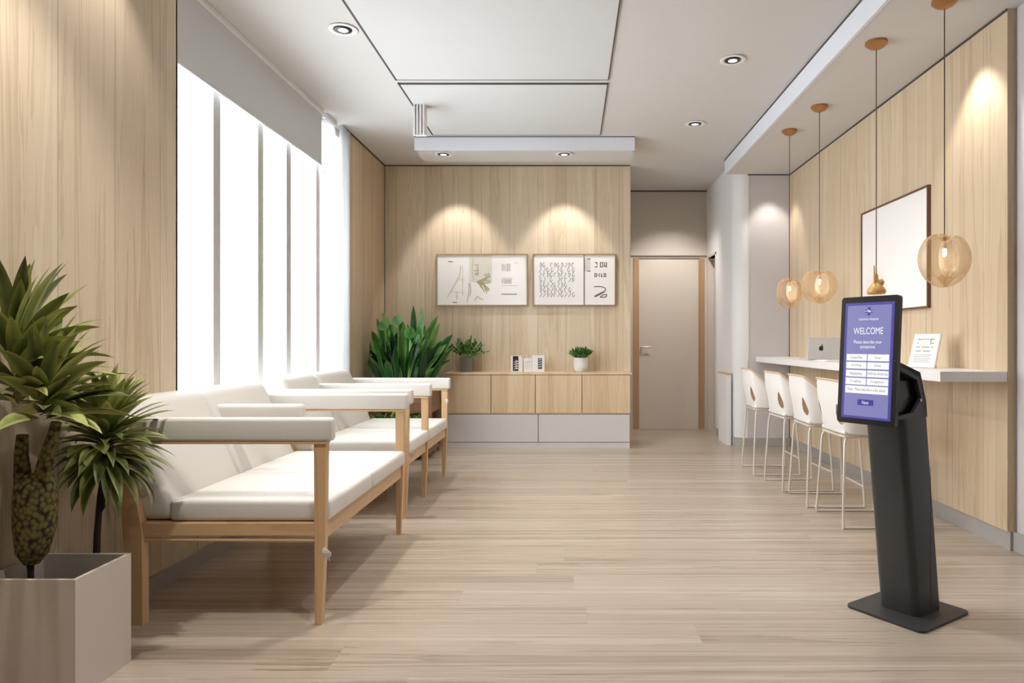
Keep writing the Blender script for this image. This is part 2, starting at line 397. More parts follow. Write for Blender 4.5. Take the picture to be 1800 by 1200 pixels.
# ------------------------------------------------------------------ lights in fixtures
def spot(x, y, z, e, ang=95, blend=.8, tgt=None, col=(1,.955,.90), size=.03):
    l = bpy.data.lights.new('downlight_or_fill_spot', 'SPOT'); l.energy = e; l.spot_size = math.radians(ang); l.spot_blend = blend; l.color = col; l.shadow_soft_size = size  # also serves added spots that have no fixture
    o = bpy.data.objects.new('downlight_or_fill_spot', l); C.objects.link(o); o.location = (x, y, z)
    if tgt: o.rotation_euler = (Vector(tgt)-Vector((x,y,z))).to_track_quat('-Z','Y').to_euler()
def downlight(x, y, z, label, e, tilt=0, tgt=None, ang=110):
    t = thing('recessed_downlight', label, 'ceiling light', (x, y, z-.014), group='recessed ceiling lights')
    bm = add_lathe(BM(), [(.060,0),(.084,-.002),(.086,-.006),(.078,-.009),(.060,-.006),(.056,.0)], x, y, z-.001, 32)
    obj('outer_ring', bm, m_white, t, smooth=True)
    bm = add_lathe(BM(), [(.030,-.010),(.044,-.012),(.052,-.008),(.054,-.002)], x, y, z-.001, 28)
    obj('gimbal', bm, m_black2, t, smooth=True)
    obj('lens', add_lathe(BM(), [(0,-.008),(.03,-.008),(.03,-.004),(0,-.004)], x, y, z-.001, 24), m_lens, t)
    spot(x, y, z-.03, e, ang=ang, tgt=tgt)
downlight(-1.38, 4.15, CH, 'recessed ceiling spotlight nearest the window blind', 60, tgt=(.6, 4.7, 0), ang=115)
downlight(1.096, 4.60, CH, 'recessed ceiling spotlight nearer the camera right of the ceiling panel', 30)
downlight(1.09, 5.95, CH, 'recessed ceiling spotlight farther back right of the ceiling panel', 30)
downlight(-1.2, 6.47, 2.878, 'recessed spotlight in the bulkhead above the poster with the building sketch', 0)
downlight(-.054, 6.47, 2.878, 'recessed spotlight in the bulkhead above the squiggle pattern poster', 0)

# ------------------------------------------------------------------ sofas
def cushion(x0, x1, y0, y1, z0, z1, bev=.03): 
    bm = box(x0, x1, y0, y1, z0, z1, bev=bev, seg=4)
    return bm
def sheared(bm, fn):
    for v in bm.verts: v.co = fn(v.co)
    return bm
def tie(x, y, z, s=1):
    bm = BM()
    for (dx, dz, l) in ((.022,-.05,1),(.004,-.062,1)):
        P = []
        for i in range(7):
            u = i/6; wd = .018*math.sin(PI*min(1, u*1.1+.08))*s
            c = Vector((x+dx*u*s, y-.004*math.sin(u*6), z+dz*u*s))
            P.append((bm.verts.new(c+Vector((wd, .003, 0))), bm.verts.new(c-Vector((wd*.5, -.004, -.004)))))
        for i in range(6): bm.faces.new((P[i][0], P[i][1], P[i+1][1], P[i+1][0]))
    solid(bm, .003)
    return bm
def sofa(label, y0, y1, xf, xb, arms, seats, ties, midarm=None):
    t = thing('waiting_room_sofa', label, 'sofa', ((xf+xb)/2, (y0+y1)/2, 0), group='row of white sofas along the window')
    at = .055
    for i, y in enumerate(arms):
        yc = y if i < len(arms)-1 else y-at
        end = i in (0, len(arms)-1)
        # front leg, tapered, with a slight outward kick
        prof = [(xf-.014,0),(xf+.010,0),(xf+.024,.30),(xf+.030,.71),(xf-.018,.71),(xf-.016,.35)]
        obj('front_leg', add_prism(BM(), prof, 'y', yc+.006, yc+.040), m_frame, t)
        if end:
            prof = [(xb-.058,0),(xb+.0,0),(xb-.003,.36),(xb-.03,.52),(xb-.075,.72),(xb-.10,.72),(xb-.080,.40),(xb-.066,.2)]
            obj('back_leg', add_prism(BM(), prof, 'y', yc+.002, yc+.044), m_frame, t)
            obj('side_rail', box(xb-.005, xf, yc+.01, yc+.036, .345, .395, bev=.003), m_framex, t)
            bm = BM(); add_tube(bm, [(xb-.01, yc+.020, .328), (xf, yc+.020, .326)], .0075, 8)
            obj('stretcher', bm, m_framex, t, smooth=True)
        prev = None
        a = box(xb-.09, xf+.052, yc-.004, yc+.055, .712, .803, bev=.014, seg=4)
        obj('armrest', a, m_fabric, t, smooth=True)
        obj('arm_rail', box(xb-.05, xf+.03, yc+.0, yc+.05, .703, .7125), m_framex, t)
    obj('front_rail', box(xf-.012, xf+.014, y0+.02, y1-.02, .325, .392, bev=.003), m_framex, t)
    obj('back_rail', box(xb-.03, xb, y0+.04, y1-.04, .345, .395), m_framex, t)
    obj('seat_board', box(xb, xf-.012, y0+.036, y1-.036, .375, .395), m_framex, t)
    for (a, b) in seats:
        obj('seat_cushion', cushion(xb+.085, xf+.035, a, b, .396, .478, .018), m_fabric, t, smooth=True)
        bm = box(xb-.035, xb+.105, a, b, .398, .872, bev=.038, seg=4)
        bm2 = sheared(bm, lambda c: Vector((c.x-.20*max(0, c.z-.47)/.41 - (.0 if c.z > .47 else 0), c.y, c.z)))
        o = obj('back_cushion', bm2, m_fabric, t, smooth=True)
    for (x, y, z, s) in ties: obj('cushion_tie', tie(x, y, z, s), m_fabric, t)
    if midarm:
        y, xa = midarm
        obj('middle_armrest', box(xb-.11, xa, y, y+.07, .712, .795, bev=.02, seg=4), m_fabric, t, smooth=True)
    return t
S1 = sofa('white two-seat sofa with pale wood frame nearest the camera, beside the square planter',
     2.64, 3.93, -.975, -1.655, (2.64, 3.93), ((2.67, 3.255), (3.265, 3.90)), ((-.952, 2.64, .30, 1.0), (-1.0, 3.72, .36, 1.25)), midarm=(3.30, -1.30))
S2 = sofa('white three-arm sofa with pale wood frame farther back, next to the leafy plant stand',
     4.225, 5.61, -1.03, -1.70, (4.225, 4.80, 5.61), ((4.255, 4.81), (4.83, 5.55)), ((-1.0, 5.50, .64, .8), (-1.0, 4.28, .42, 1.0)))

# ------------------------------------------------------------------ plants
def leaf_layer(bm): return bm.loops.layers.float_color.get('leaf') or bm.loops.layers.float_color.new('leaf')
def add_leaf(bm, base, az, el, L, wd, droop, seg=9, fold=.25, tone=None, twist=0, xmin=None, roll=0, ymax=None, peak=.45, shape=1.0):
    lay = leaf_layer(bm)
    p = Vector(base); e = el; rows = []
    tone = random.uniform(.05, .8) if tone is None else tone
    side = Vector((-math.sin(az), math.cos(az), 0))
    for i in range(seg+1):
        u = i/seg
        d = Vector((math.cos(az)*math.cos(e), math.sin(az)*math.cos(e), math.sin(e)))
        up = d.cross(side)*-1; 
        s2 = (side*math.cos(roll+twist*u)+up*math.sin(roll+twist*u)); up = d.cross(s2)
        q = u**(math.log(.5)/math.log(peak))
        w = wd*.5*max(.03, math.sin(PI*min(.995, q*.97+.03)))**shape
        if u < peak: w = max(w, wd*.16)
        if i == seg: w = wd*.01
        rows.append((p+s2*w+up*w*fold, p.copy(), p-s2*w+up*w*fold))
        p = p+d*(L/seg); e -= droop/seg*(.4+1.2*u)
    V = []
    for r in rows:
        q = []
        for c in r:
            c = c.copy()
            if xmin is not None and c.x < xmin+.01: c.x = xmin+.01+(xmin+.01-c.x)*.35
            if ymax is not None and c.y > ymax: c.y = ymax-(c.y-ymax)*.3
            q.append(bm.verts.new(c))
        V.append(q)
    for i in range(seg):
        for j in (0, 1):
            f = bm.faces.new((V[i][j], V[i][j+1], V[i+1][j+1], V[i+1][j])); f.smooth = True
            for lp in f.loops:
                edge = (lp.vert not in (V[i][1], V[i+1][1]))
                t = tone+(.22 if edge else -.10)
                lp[lay] = (t, t, t, 1)
# planter
px0, px1, py0, py1, pz = XL+.016, -1.511, 2.085, 2.35, .372
t = thing('square_planter', 'warm grey square planter box in the bottom left corner', 'planter', ((px0+px1)/2, (py0+py1)/2, 0))
bm = BM(); th = .012
add_box(bm, px0, px1, py0, py0+th, 0, pz); add_box(bm, px0, px1, py1-th, py1, 0, pz); add_box(bm, px0, px0+th, py0+th, py1-th, 0, pz); add_box(bm, px1-th, px1, py0+th, py1-th, 0, pz)
add_box(bm, px0+th, px1-th, py0+th, py1-th, 0, .02)
obj('planter_box', bm, m_planter, t)
obj('soil', box(px0+th, px1-th, py0+th, py1-th, .02, .285), m_soil, t)
# tall dracaena with scaly trunk
t = thing('tall_dracaena', 'tall green dracaena with scaly trunk growing in the square planter', 'potted plant', (-1.73, 2.2, .285))
bx_, by_ = -1.755, 2.2
bm = BM()
add_tube(bm, [(-1.735,2.2,.27),(-1.738,2.2,.36),(-1.74,2.2,.40)], [.008,.009,.012], 8)
obj('stem', bm, m_stem, t, smooth=True)
bm = BM()
add_tube(bm, [(-1.735,2.2,.385),(-1.733,2.2,.42),(-1.725,2.2,.50),(-1.722,2.2,.58),(-1.724,2.2,.64),(-1.728,2.2,.675)], [.022,.045,.058,.062,.056,.030], 24)
add_tube(bm, [(-1.76,2.2,.62),(-1.765,2.2,.68),(-1.768,2.2,.74),(-1.765,2.2,.80)], [.026,.023,.019,.016], 16)
add_tube(bm, [(-1.70,2.2,.60),(-1.695,2.2,.68),(-1.685,2.2,.74),(-1.665,2.2,.80),(-1.655,2.2,.84)], [.034,.026,.020,.017,.015], 16)
obj('trunk', bm, m_trunk, t, smooth=True)
bm = BM(); xm = XL+.004
for (cx_, cy_, z0, z1, n, L0) in ((-1.785, 2.2, .90, 1.12, 40, .27), (-1.68, 2.17, .85, .97, 34, .23)):
    for i in range(n):
        u = i/n; z = z0+(z1-z0)*u
        el = .12+1.33*u+random.uniform(-.15,.15); az = i*2.4+random.uniform(-.2,.2)
        if math.cos(az) < -.3: az = PI-az
        add_leaf(bm, (cx_+.012*math.cos(az), cy_+.012*math.sin(az), z), az, el, L0*random.uniform(.85,1.15), random.uniform(.042,.058), random.uniform(.5,1.3)*(1.15-.7*u), fold=.25, shape=.9, peak=.45, roll=random.uniform(-.6,.6), xmin=xm, twist=random.uniform(-.4,.4), tone=random.uniform(.2,.9))
for (az, el, L, dr, z) in ((.0,.95,.27,.75,1.04),(-.3,.7,.27,.8,1.0),(.2,.65,.26,.6,.95),(-.5,1.15,.27,.5,1.08),(-.2,.85,.26,.7,.90),(.3,1.4,.27,.1,1.1),(-.1,1.2,.27,.35,1.1),(-1.3,.5,.24,1.3,.90),(-1.5,1.1,.25,.9,.98),(-.1,.4,.24,.9,.86),(-.6,.5,.25,.9,.92)):
    add_leaf(bm, (-1.765,2.17,z), az, el, L, .052, dr, fold=.25, xmin=xm, shape=.9, peak=.45, roll=random.choice((-.8,.8,.5)), tone=random.uniform(.5,1))
obj('leaves', bm, m_leafA, t)
# second, rounder dracaena in a pot behind the planter
X2, Y2 = -1.715, 2.47
t = thing('round_headed_dracaena', 'bushy round-headed dracaena on a thin dark stem between planter and sofa', 'potted plant', (X2, Y2, 0))
obj('pot', add_lathe(BM(), [(0,0),(.06,0),(.085,.28),(.078,.28),(.074,.25),(0,.25)], X2, Y2, 0, 24), m_black2, t, smooth=True)
bm = BM(); add_tube(bm, [(X2,Y2,.24),(X2+.004,Y2,.40),(X2+.015,Y2,.54),(X2+.045,Y2-.01,.68),(X2+.05,Y2-.01,.80)], [.013,.011,.010,.011,.008], 8)
add_tube(bm, [(X2+.01,Y2,.47),(X2+.028,Y2,.50),(X2+.033,Y2,.60),(X2+.028,Y2,.66)], .004, 6)
obj('stem', bm, m_stem, t, smooth=True)
bm = BM()
cx_, cy_ = X2+.05, Y2-.02
for i in range(150):
    u = (i+.5)/150; z = .66+.17*u
    el = -.65+2.05*u**.9+random.uniform(-.12,.12); az = i*2.39996+random.uniform(-.2,.2)
    L = (.215 if u < .7 else .20)*random.uniform(.85,1.1)
    if math.cos(az) < -.3: L *= .8
    add_leaf(bm, (cx_+.012*math.cos(az), cy_+.012*math.sin(az), z), az, el, L, random.uniform(.032,.048), random.uniform(.7,1.3)*(1.15-.7*u), fold=.3, xmin=xm, twist=random.uniform(-.5,.5), tone=random.uniform(.15,.6)+.25*u)
for (az, el) in ((-1.2,-.2),(-1.7,.1),(-.7,.15),(-2.0,-.4)):
    add_leaf(bm, (cx_,cy_-.06,.74), az, el, .12, .055, 1.1, fold=.15, tone=.85, peak=.5)
obj('leaves', bm, m_leafB, t)

# plant stand by the back wall
t = thing('plant_stand', 'brown wooden plant box stand with open lower shelf beside the white base cabinet', 'plant stand', (-1.62, 6.7, 0))
bm = BM(); a0, a1, b0, b1 = -1.94, -1.32, 6.5, 6.92
for q in ((a0,a1,b0,b0+.02),(a0,a1,b1-.02,b1),(a0,a0+.02,b0+.02,b1-.02),(a1-.02,a1,b0+.02,b1-.02)): add_box(bm, *q, .42, .70)
add_box(bm, a0+.02, a1-.02, b0+.02, b1-.02, .42, .44)
obj('box', bm, m_brownbox, t)
obj('soil', box(a0+.02, a1-.02, b0+.02, b1-.02, .44, .66), m_soil, t)
obj('back_panel', box(a0+.03, a1-.03, b1-.02, b1-.005, .05, .42), m_brownbox, t)
obj('shelf', box(a0, a1, b0-.18, b1, .05, .08), m_brownbox, t)
for (x, y) in ((a0,b0),(a1-.03,b0),(a0,b1-.03),(a1-.03,b1-.03)): obj('leg', box(x, x+.03, y, y+.03, 0, .42), m_brownbox, t)
t = thing('broad_leaf_plant', 'tall dark green broad-leaved plant rising from the brown plant box', 'potted plant', (-1.6, 6.7, .66))
bm = BM()
for i in range(150):
    x = random.uniform(-1.80, -1.40); y = random.uniform(6.56, 6.86); c = (x+1.60)/.22
    az = (0 if c > 0 else PI)+random.uniform(-1.3,1.3); el = 1.42-.40*abs(c)+random.uniform(-.12,.12)
    L = random.uniform(.25,.70)*(1-.3*abs(c)); add_leaf(bm, (x, y, .655), az, el, L, random.uniform(.045,.075), random.uniform(-.5,.9), twist=random.uniform(-.8,.8), roll=random.choice((-1,1))*random.uniform(.2,1.5), fold=.25, peak=.62, xmin=XL2+.02, shape=.6, tone=random.choice((.0,.2,.45,.7,.95)))
for (x, az, el, L, wd) in ((-1.68,2.9,1.45,.76,.10),(-1.60,2.9,1.5,.70,.08),(-1.64,.1,1.5,.64,.09),(-1.49,.1,1.45,.74,.08),(-1.72,2.9,1.35,.70,.09),(-1.44,.2,1.2,.60,.09),(-1.78,3,1.15,.52,.10),(-1.40,.3,1.1,.40,.10),(-1.55,.2,1.5,.80,.09),(-1.46,.3,1.35,.66,.11),(-1.74,2.8,1.25,.60,.11),(-1.42,.2,.95,.48,.09),(-1.80,3.1,.95,.42,.10),(-1.52,-.8,1.42,.78,.09)):
    add_leaf(bm, (x, 6.66, .655), az, el, L, wd*.85, random.uniform(-.25,.55), fold=.2, roll=random.uniform(.7,1.5), peak=.66, xmin=XL2+.02, shape=.55, tone=random.choice((.3,.6,.9)))
for (x, az, el, L, wd) in ((-1.72,2.6,1.50,.12,.13),(-1.66,2.9,1.3,.10,.11),(-1.45,.4,1.2,.10,.10),(-1.55,.2,1.5,.12,.10),(-1.78,3,1.1,.09,.11)):
    st = .58+random.uniform(-.12,.06); add_tube(bm, [(x, 6.6, .66), (x, 6.585, .66+st)], .005, 6); add_leaf(bm, (x, 6.585, .655+st), az, el, L, wd, .5, fold=.12, roll=1.4, peak=.45, shape=.5, tone=.6)
obj('leaves', bm, m_leafC, t)
t = thing('low_leafy_plant', 'low light green leafy plant on the lower shelf of the plant stand', 'potted plant', (-1.6, 6.4, .08))
obj('pot', box(-1.85, -1.40, 6.34, 6.47, .08, .33, bev=.008), m_gpot, t)
bm = BM()
for i in range(110):
    x = random.uniform(-1.85,-1.40); add_leaf(bm, (x, random.uniform(6.36,6.45), .325), random.uniform(0,2*PI), random.uniform(.3,1.4), random.uniform(.08,.17), random.uniform(.03,.05), random.uniform(.5,1.4), seg=5, ymax=6.49, tone=random.uniform(.6,1.1))
obj('leaves', bm, m_leafC, t)

# ------------------------------------------------------------------ sideboard
YC = 7.02; CT = .78
t = thing('sideboard', 'wall-mounted oak sideboard with four flat doors under the posters', 'cabinet', (-.33, 7.19, .363))
obj('carcass', box(-1.275, .622, YC+.022, YB-.003, .365, CT-.022), m_brownbox, t)
obj('top', box(-1.295, .635, YC-.004, YB-.003, CT-.022, CT, bev=.002), m_cabwood, t)
xs = [-1.275, -.813, -.357, .123, .622]
for i in range(4): obj('door', box(xs[i]+.0035, xs[i+1]-.0035, YC, YC+.02, .366, CT-.027, bev=.0015), m_cabwood, t)
obj('underside_edge', box(-1.275, .626, YC, YB-.003, .357, .365), m_tan, t)
t = thing('base_cabinet', 'pale grey low base cabinet with two wide drawers under the oak sideboard', 'cabinet', (-.35, 7.2, 0))
obj('plinth', box(-1.27, .614, YC+.012, YB-.003, 0, .06), m_base, t)
obj('carcass', box(-1.27, .614, YC+.025, YB-.003, .064, .355), m_base, t)
for a, b in ((-1.27, -.331), (-.323, .614)):
    obj('drawer_front', box(a, b, YC+.006, YC+.025, .066, .35, bev=.0015), m_base, t)

# pots and cards on the sideboard
def small_plant(name, label, x, y, pot_bm, pm, z, n, spread, L, wd, up, mat):
    t = thing(name, label, 'potted plant', (x, y, CT))
    obj('pot', pot_bm, pm, t, smooth=30)
    obj('soil', add_lathe(BM(), [(0,-.004),(spread*.9,-.004),(spread*.9,0),(0,0)], x, y, z, 16), m_soil, t)
    bm = BM()
    for i in range(n):
        az = i*2.4; rr = spread*.7*math.sqrt(i/n); el = up+random.uniform(-.4,.3)-(.7*i/n)
        bx2 = (x+rr*math.cos(az), y+rr*math.sin(az), z)
        # twig with leaves along it
        l = L*random.uniform(.7,1.1); d = Vector((math.cos(az)*math.cos(el), math.sin(az)*math.cos(el), math.sin(el)))
        add_tube(bm, [Vector(bx2), Vector(bx2)+d*l*.9], .0018, 4)
        for k in range(4):
            b = Vector(bx2)+d*l*(.3+.2*k)
            for s in (-1, 1): add_leaf(bm, b, az+s*.9, el+random.uniform(-.2,.4), wd*2.2, wd, .4, seg=5, tone=random.uniform(.2,.9), fold=.2, ymax=7.335)
    obj('leaves', bm, mat, t)
X, Y = -1.09, 7.2
bm = add_prism(BM(), [(X-.062,Y-.06),(X+.062,Y-.06),(X+.062,Y+.06),(X-.062,Y+.06)], 'z', CT, CT+.15)
for v in bm.verts:
    if v.co.z < CT+.01: v.co.x = X+(v.co.x-X)*.92; v.co.y = Y+(v.co.y-Y)*.92
small_plant('bushy_pot_plant', 'small bushy green plant in a grey square pot on the sideboard', X, Y, bm, m_gpot, CT+.151, 30, .055, .20, .024, 1.15, m_leafC)
X, Y = .114, 7.2
bm = add_lathe(BM(), [(0,0),(.045,0),(.064,.02),(.074,.06),(.075,.15),(.070,.15),(.068,.13),(0,.13)], X, Y, CT, 32)
small_plant('succulent_pot_plant', 'little green succulent in a round white pot on the sideboard', X, Y, bm, m_white, CT+.135, 34, .06, .10, .024, 1.25, m_leafC)
def strokes(polys, wd, y, y1, bm=None):
    bm = bm or BM()
    for P in polys:
        n = len(P)
        for i in range(n-1):
            a = Vector((P[i][0],P[i][1])); b = Vector((P[i+1][0],P[i+1][1])); d = b-a
            if d.length < 1e-6: continue
            q = Vector((-d.y, d.x)).normalized()*wd/2; e = d.normalized()*wd*.3
            pts = [(a-q-e), (b-q+e), (b+q+e), (a+q-e)]
            k_ = len(bm.verts) % 97
            add_prism(bm, [(p.x, p.y) for p in pts], 'y', y-k_*6e-6, y1)
    return bm
def card(name, label, cat, x0, x1, h, y, mat, extra):
    t = thing(name, label, cat, ((x0+x1)/2, y, CT), group='cards standing on the sideboard')
    obj('block', box(x0, x1, y, y+.02, CT, CT+h, bev=.001), mat, t)
    extra(t, x0, x1, y, h)
def e1(t, x0, x1, y, h):
    obj('dark_print', box(x0+.022, x1-.028, y-.0015, y+.001, CT+.01, CT+h-.006), m_black2, t)
    P = [[(x0+.035, CT+.03+k*.025), (x0+.075, CT+.035+k*.025), (x0+.05, CT+.048+k*.025)] for k in range(4)]
    obj('white_marks', strokes(P, .007, y-.003, y-.0014), m_white, t)
    obj('side_leaf', box(x1-.012, x1+.014, y-.012, y, CT, CT+h*.86), m_white, t)
card('photo_block', 'white block with black figure print, leftmost of three on the sideboard', 'decoration', (898-1002)*Y/F, (916-1002)*Y/F, .172, 7.19, m_white, e1)
def e2(t, x0, x1, y, h):
    P = [[(x0+.02+.02*k, CT+.03), (x0+.02+.02*k, CT+.11), (x0+.035+.02*k, CT+.11)] for k in range(3)]
    obj('grey_marks', strokes(P, .003, y-.002, y+.001), m_inklight, t)
card('small_greeting_card', 'low white card with faint grey lines, middle one of three on the sideboard', 'card', (921-1002)*Y/F, (935-1002)*Y/F-.002, .145, 7.19, m_white, e2)
def e3(t, x0, x1, y, h):
    obj('grey_print', box(x0+.062, x0+.105, y-.0015, y+.001, CT+.03, CT+.145), m_ink, t)
    P = [[(x0+.07, CT+.05+k*.025), (x0+.095, CT+.06+k*.025)] for k in range(4)]
    obj('white_marks', strokes(P, .006, y-.003, y-.0014), m_white, t)
card('white_photo_frame', 'square white frame with small grey picture, rightmost of three on the sideboard', 'picture frame', (935-1002)*Y/F+.002, (957-1002)*Y/F, .175, 7.19, m_white, e3)

# ------------------------------------------------------------------ posters
def fr(t, x0, x1, z0, z1, y, mat, w=.012, dep=.03):
    bm = BM()
    add_box(bm, x0, x1, y-dep, y, z1-w, z1); add_box(bm, x0, x1, y-dep, y, z0, z0+w); add_box(bm, x0, x0+w, y-dep, y, z0+w, z1-w); add_box(bm, x1-w, x1, y-dep, y, z0+w, z1-w)
    obj('frame', bm, mat, t)
def glyphs(x, z, n, h, w, gap, seed=1):
    r = random.Random(seed); P = []
    for i in range(n):
        a = x+i*(w+gap); k = r.randint(0, 3)
        if k == 0: P.append([(a,z),(a,z+h),(a+w,z+h),(a+w,z),(a,z)])
        elif k == 1: P.append([(a,z),(a,z+h),(a+w,z+h*.7),(a+w,z+h*.1)])
        elif k == 2: P.append([(a+w,z+h),(a,z+h*.8),(a,z+h*.1),(a+w,z)])
        else: P.append([(a,z+h),(a,z),(a+w,z),(a+w,z+h)])
    return P
z0, z1 = 1.482, 2.04; y = YB
x0, x1 = -1.436, -.454
t = thing('poster', 'wide framed poster with pale building sketch and olive plant, left on the back wall', 'poster', ((x0+x1)/2, y-.03, z0), group='framed posters on the back wall')
fr(t, x0, x1, z0, z1, y, m_goldframe)
obj('print', box(x0+.012, x1-.012, y-.018, y, z0+.012, z1-.012), m_paper, t)
def U(px): return (px/1800*340+760-1002)*YB/F
def V(py): return 1.1-((py/635*120+430)-600)*YB/F
yy0, yy1 = y-.0195, y-.0175
obj('beige_photo_panel', box(U(345), U(555), y-.0192, y-.017, V(350), z1-.012), m_beigepaper, t)
sk = [[(U(140),V(495)),(U(180),V(420)),(U(225),V(340)),(U(262),V(270)),(U(270),V(190))],[(U(150),V(480)),(U(240),V(335)),(U(262),V(240))],[(U(180),V(440)),(U(250),V(440)),(U(300),V(450))],[(U(225),V(440)),(U(233),V(515)),(U(240),V(440))],[(U(262),V(330)),(U(300),V(325))],[(U(285),V(200)),(U(285),V(470))],[(U(262),V(200)),(U(258),V(330))]]
obj('building_sketch', strokes(sk, .006, yy0, yy1), m_olivelight, t)
pl = []
r = random.Random(5)
for i in range(26):
    a = r.uniform(-.9, .5); l = r.uniform(60, 140); pl.append([(U(415), V(345)), (U(415+l*math.cos(a)*.6), V(345-l*math.sin(a)*.4+r.uniform(-15,15))), (U(min(552, 415+l*math.cos(a))), V(345-l*math.sin(a)+8))])
for i in range(8): pl.append([(U(395+r.uniform(-5,30)), V(190+i*13)), (U(430), V(185+i*14))])
for i in range(6): pl.append([(U(485+i*10), V(268+r.uniform(-6,25))), (U(500+i*9), V(290+r.uniform(-10,10)))])
obj('plant_picture', strokes(pl, .007, yy0-.0012, yy1), m_olive, t)
pl = [[(U(345),V(360)),(U(340),V(450)),(U(328),V(530))],[(U(352),V(360)),(U(360),V(440)),(U(350),V(480))],[(U(395),V(520)),(U(420),V(480)),(U(470),V(515))],[(U(380),V(130)),(U(372),V(250)),(U(385),V(330))]]
obj('pale_strokes', strokes(pl, .012, yy0-.0012, yy1), m_olivelight, t)
tx = glyphs(U(648), V(245), 6, .075, .010, .006, 3)+glyphs(U(648), V(360), 8, .045, .008, .0055, 4)
tx += [[(U(648),V(310)),(U(750),V(310))],[(U(648),V(380)),(U(800),V(380))],[(U(770),V(175)),(U(776),V(165)),(U(782),V(178))],[(U(788),V(165)),(U(796),V(178))]]
for q in (tx[:6], tx[6:14], tx[14:15], tx[15:16], tx[16:]): obj('text_line', strokes(q, .003, yy0, yy1), m_inklight, t)
tx = [[(U(648+i*16),V(461)),(U(658+i*16),V(461))] for i in range(9)]+[[(U(150),V(159)),(U(190),V(159))],[(U(192),V(538)),(U(232),V(538))]]
for q in (tx[:9], tx[9:10], tx[10:]): obj('caption', strokes(q, .008, yy0, yy1), m_ink, t)
x0, x1 = -.402, .492
t = thing('poster', 'framed poster with square squiggle pattern and dark letter shapes, right on the back wall', 'poster', ((x0+x1)/2, y-.03, z0), group='framed posters on the back wall')
fr(t, x0, x1, z0, z1, y, m_goldframe)
obj('print', box(x0+.012, x1-.012, y-.018, y, z0+.012, z1-.012), m_paper, t)
obj('divider', box(U(1408), U(1414), y-.026, y-.017, z0+.012, z1-.012), m_brownframe, t)
obj('grey_strip', box(U(1414), U(1470), y-.0188, y-.017, V(250), V(132)), m_base, t)
sq = []; r = random.Random(11)
for col in range(10):
    for row in range(7):
        if r.random() < .08: continue
        cxq = 1010+col*33; cyq = 190+row*46
        k = r.randint(0, 3); a = r.uniform(-6,6); P = []
        for i in range(9):
            u = i/8
            if k == 0: P.append((U(cxq+9*math.cos(u*5.2)+a), V(cyq+20*math.sin(u*5.2))))
            elif k == 1: P.append((U(cxq+8*math.sin(u*5)+a), V(cyq-21+42*u)))
            elif k == 2: P.append((U(cxq+10*math.cos(u*3.6+2)), V(cyq+18*math.sin(u*3.6+2))))
            else: P.append((U(cxq-8+16*u+5*math.sin(u*9)), V(cyq+19*math.sin(u*6+1))))
        sq.append(P)
obj('squiggle_pattern', strokes(sq, .0055, yy0, yy1), m_inkmid, t)
lt = [[(U(1512),V(168)),(U(1532),V(168)),(U(1532),V(185))],[(U(1512),V(208)),(U(1530),V(208)),(U(1534),V(200))],[(U(1563),V(168)),(U(1563),V(208)),(U(1585),V(206)),(U(1585),V(168)),(U(1563),V(168))],[(U(1602),V(168)),(U(1600),V(204)),(U(1612),V(200)),(U(1622),V(212))],[(U(1612),V(168)),(U(1622),V(170)),(U(1616),V(200))],
 [(U(1512),V(270)),(U(1512),V(300)),(U(1530),V(296)),(U(1530),V(272)),(U(1512),V(270))],[(U(1555),V(270)),(U(1550),V(284)),(U(1556),V(298))],[(U(1572),V(270)),(U(1572),V(298)),(U(1582),V(296))],[(U(1598),V(298)),(U(1598),V(270)),(U(1612),V(272)),(U(1612),V(298)),(U(1598),V(298))],
 [(U(1440),V(134)),(U(1470),V(134))],[(U(1440),V(247)),(U(1470),V(247))]]
cv = [[(U(1506),V(392)),(U(1540),V(389)),(U(1580),V(392)),(U(1607),V(405)),(U(1611),V(425)),(U(1590),V(440)),(U(1540),V(462)),(U(1508),V(480)),(U(1520),V(484)),(U(1560),V(462)),(U(1600),V(440))],[(U(1560),V(488)),(U(1590),V(466)),(U(1622),V(464)),(U(1618),V(484)),(U(1595),V(490)),(U(1562),V(488))]]
for P in lt+cv: obj('letter_shape', strokes([P], .009, yy0, yy1), m_ink, t)

# ------------------------------------------------------------------ counter on the right wall
CZ = .942
tag(obj('wall_counter', box(1.946, XR-.001, 3.59, YG-.001, CZ-.054, CZ, bev=.002), m_counter), 'long white counter shelf running along the right timber wall', 'counter')
t = thing('laptop', 'silver laptop standing open on the far part of the counter', 'laptop', (2.14, 5.85, CZ))
obj('base', box(1.995, 2.28, 5.75, 5.95, CZ, CZ+.012, bev=.004), m_alu, t)
bm = box(1.995, 2.28, 0, .007, 0, .19, bev=.003)
a = math.radians(-12)
for v in bm.verts:
    yv, zv = v.co.y, v.co.z; v.co.y = 5.74+yv*math.cos(a)-zv*math.sin(-a)*-1*-1; v.co.z = CZ+.008+zv*math.cos(a)
obj('lid', bm, m_alu, t)
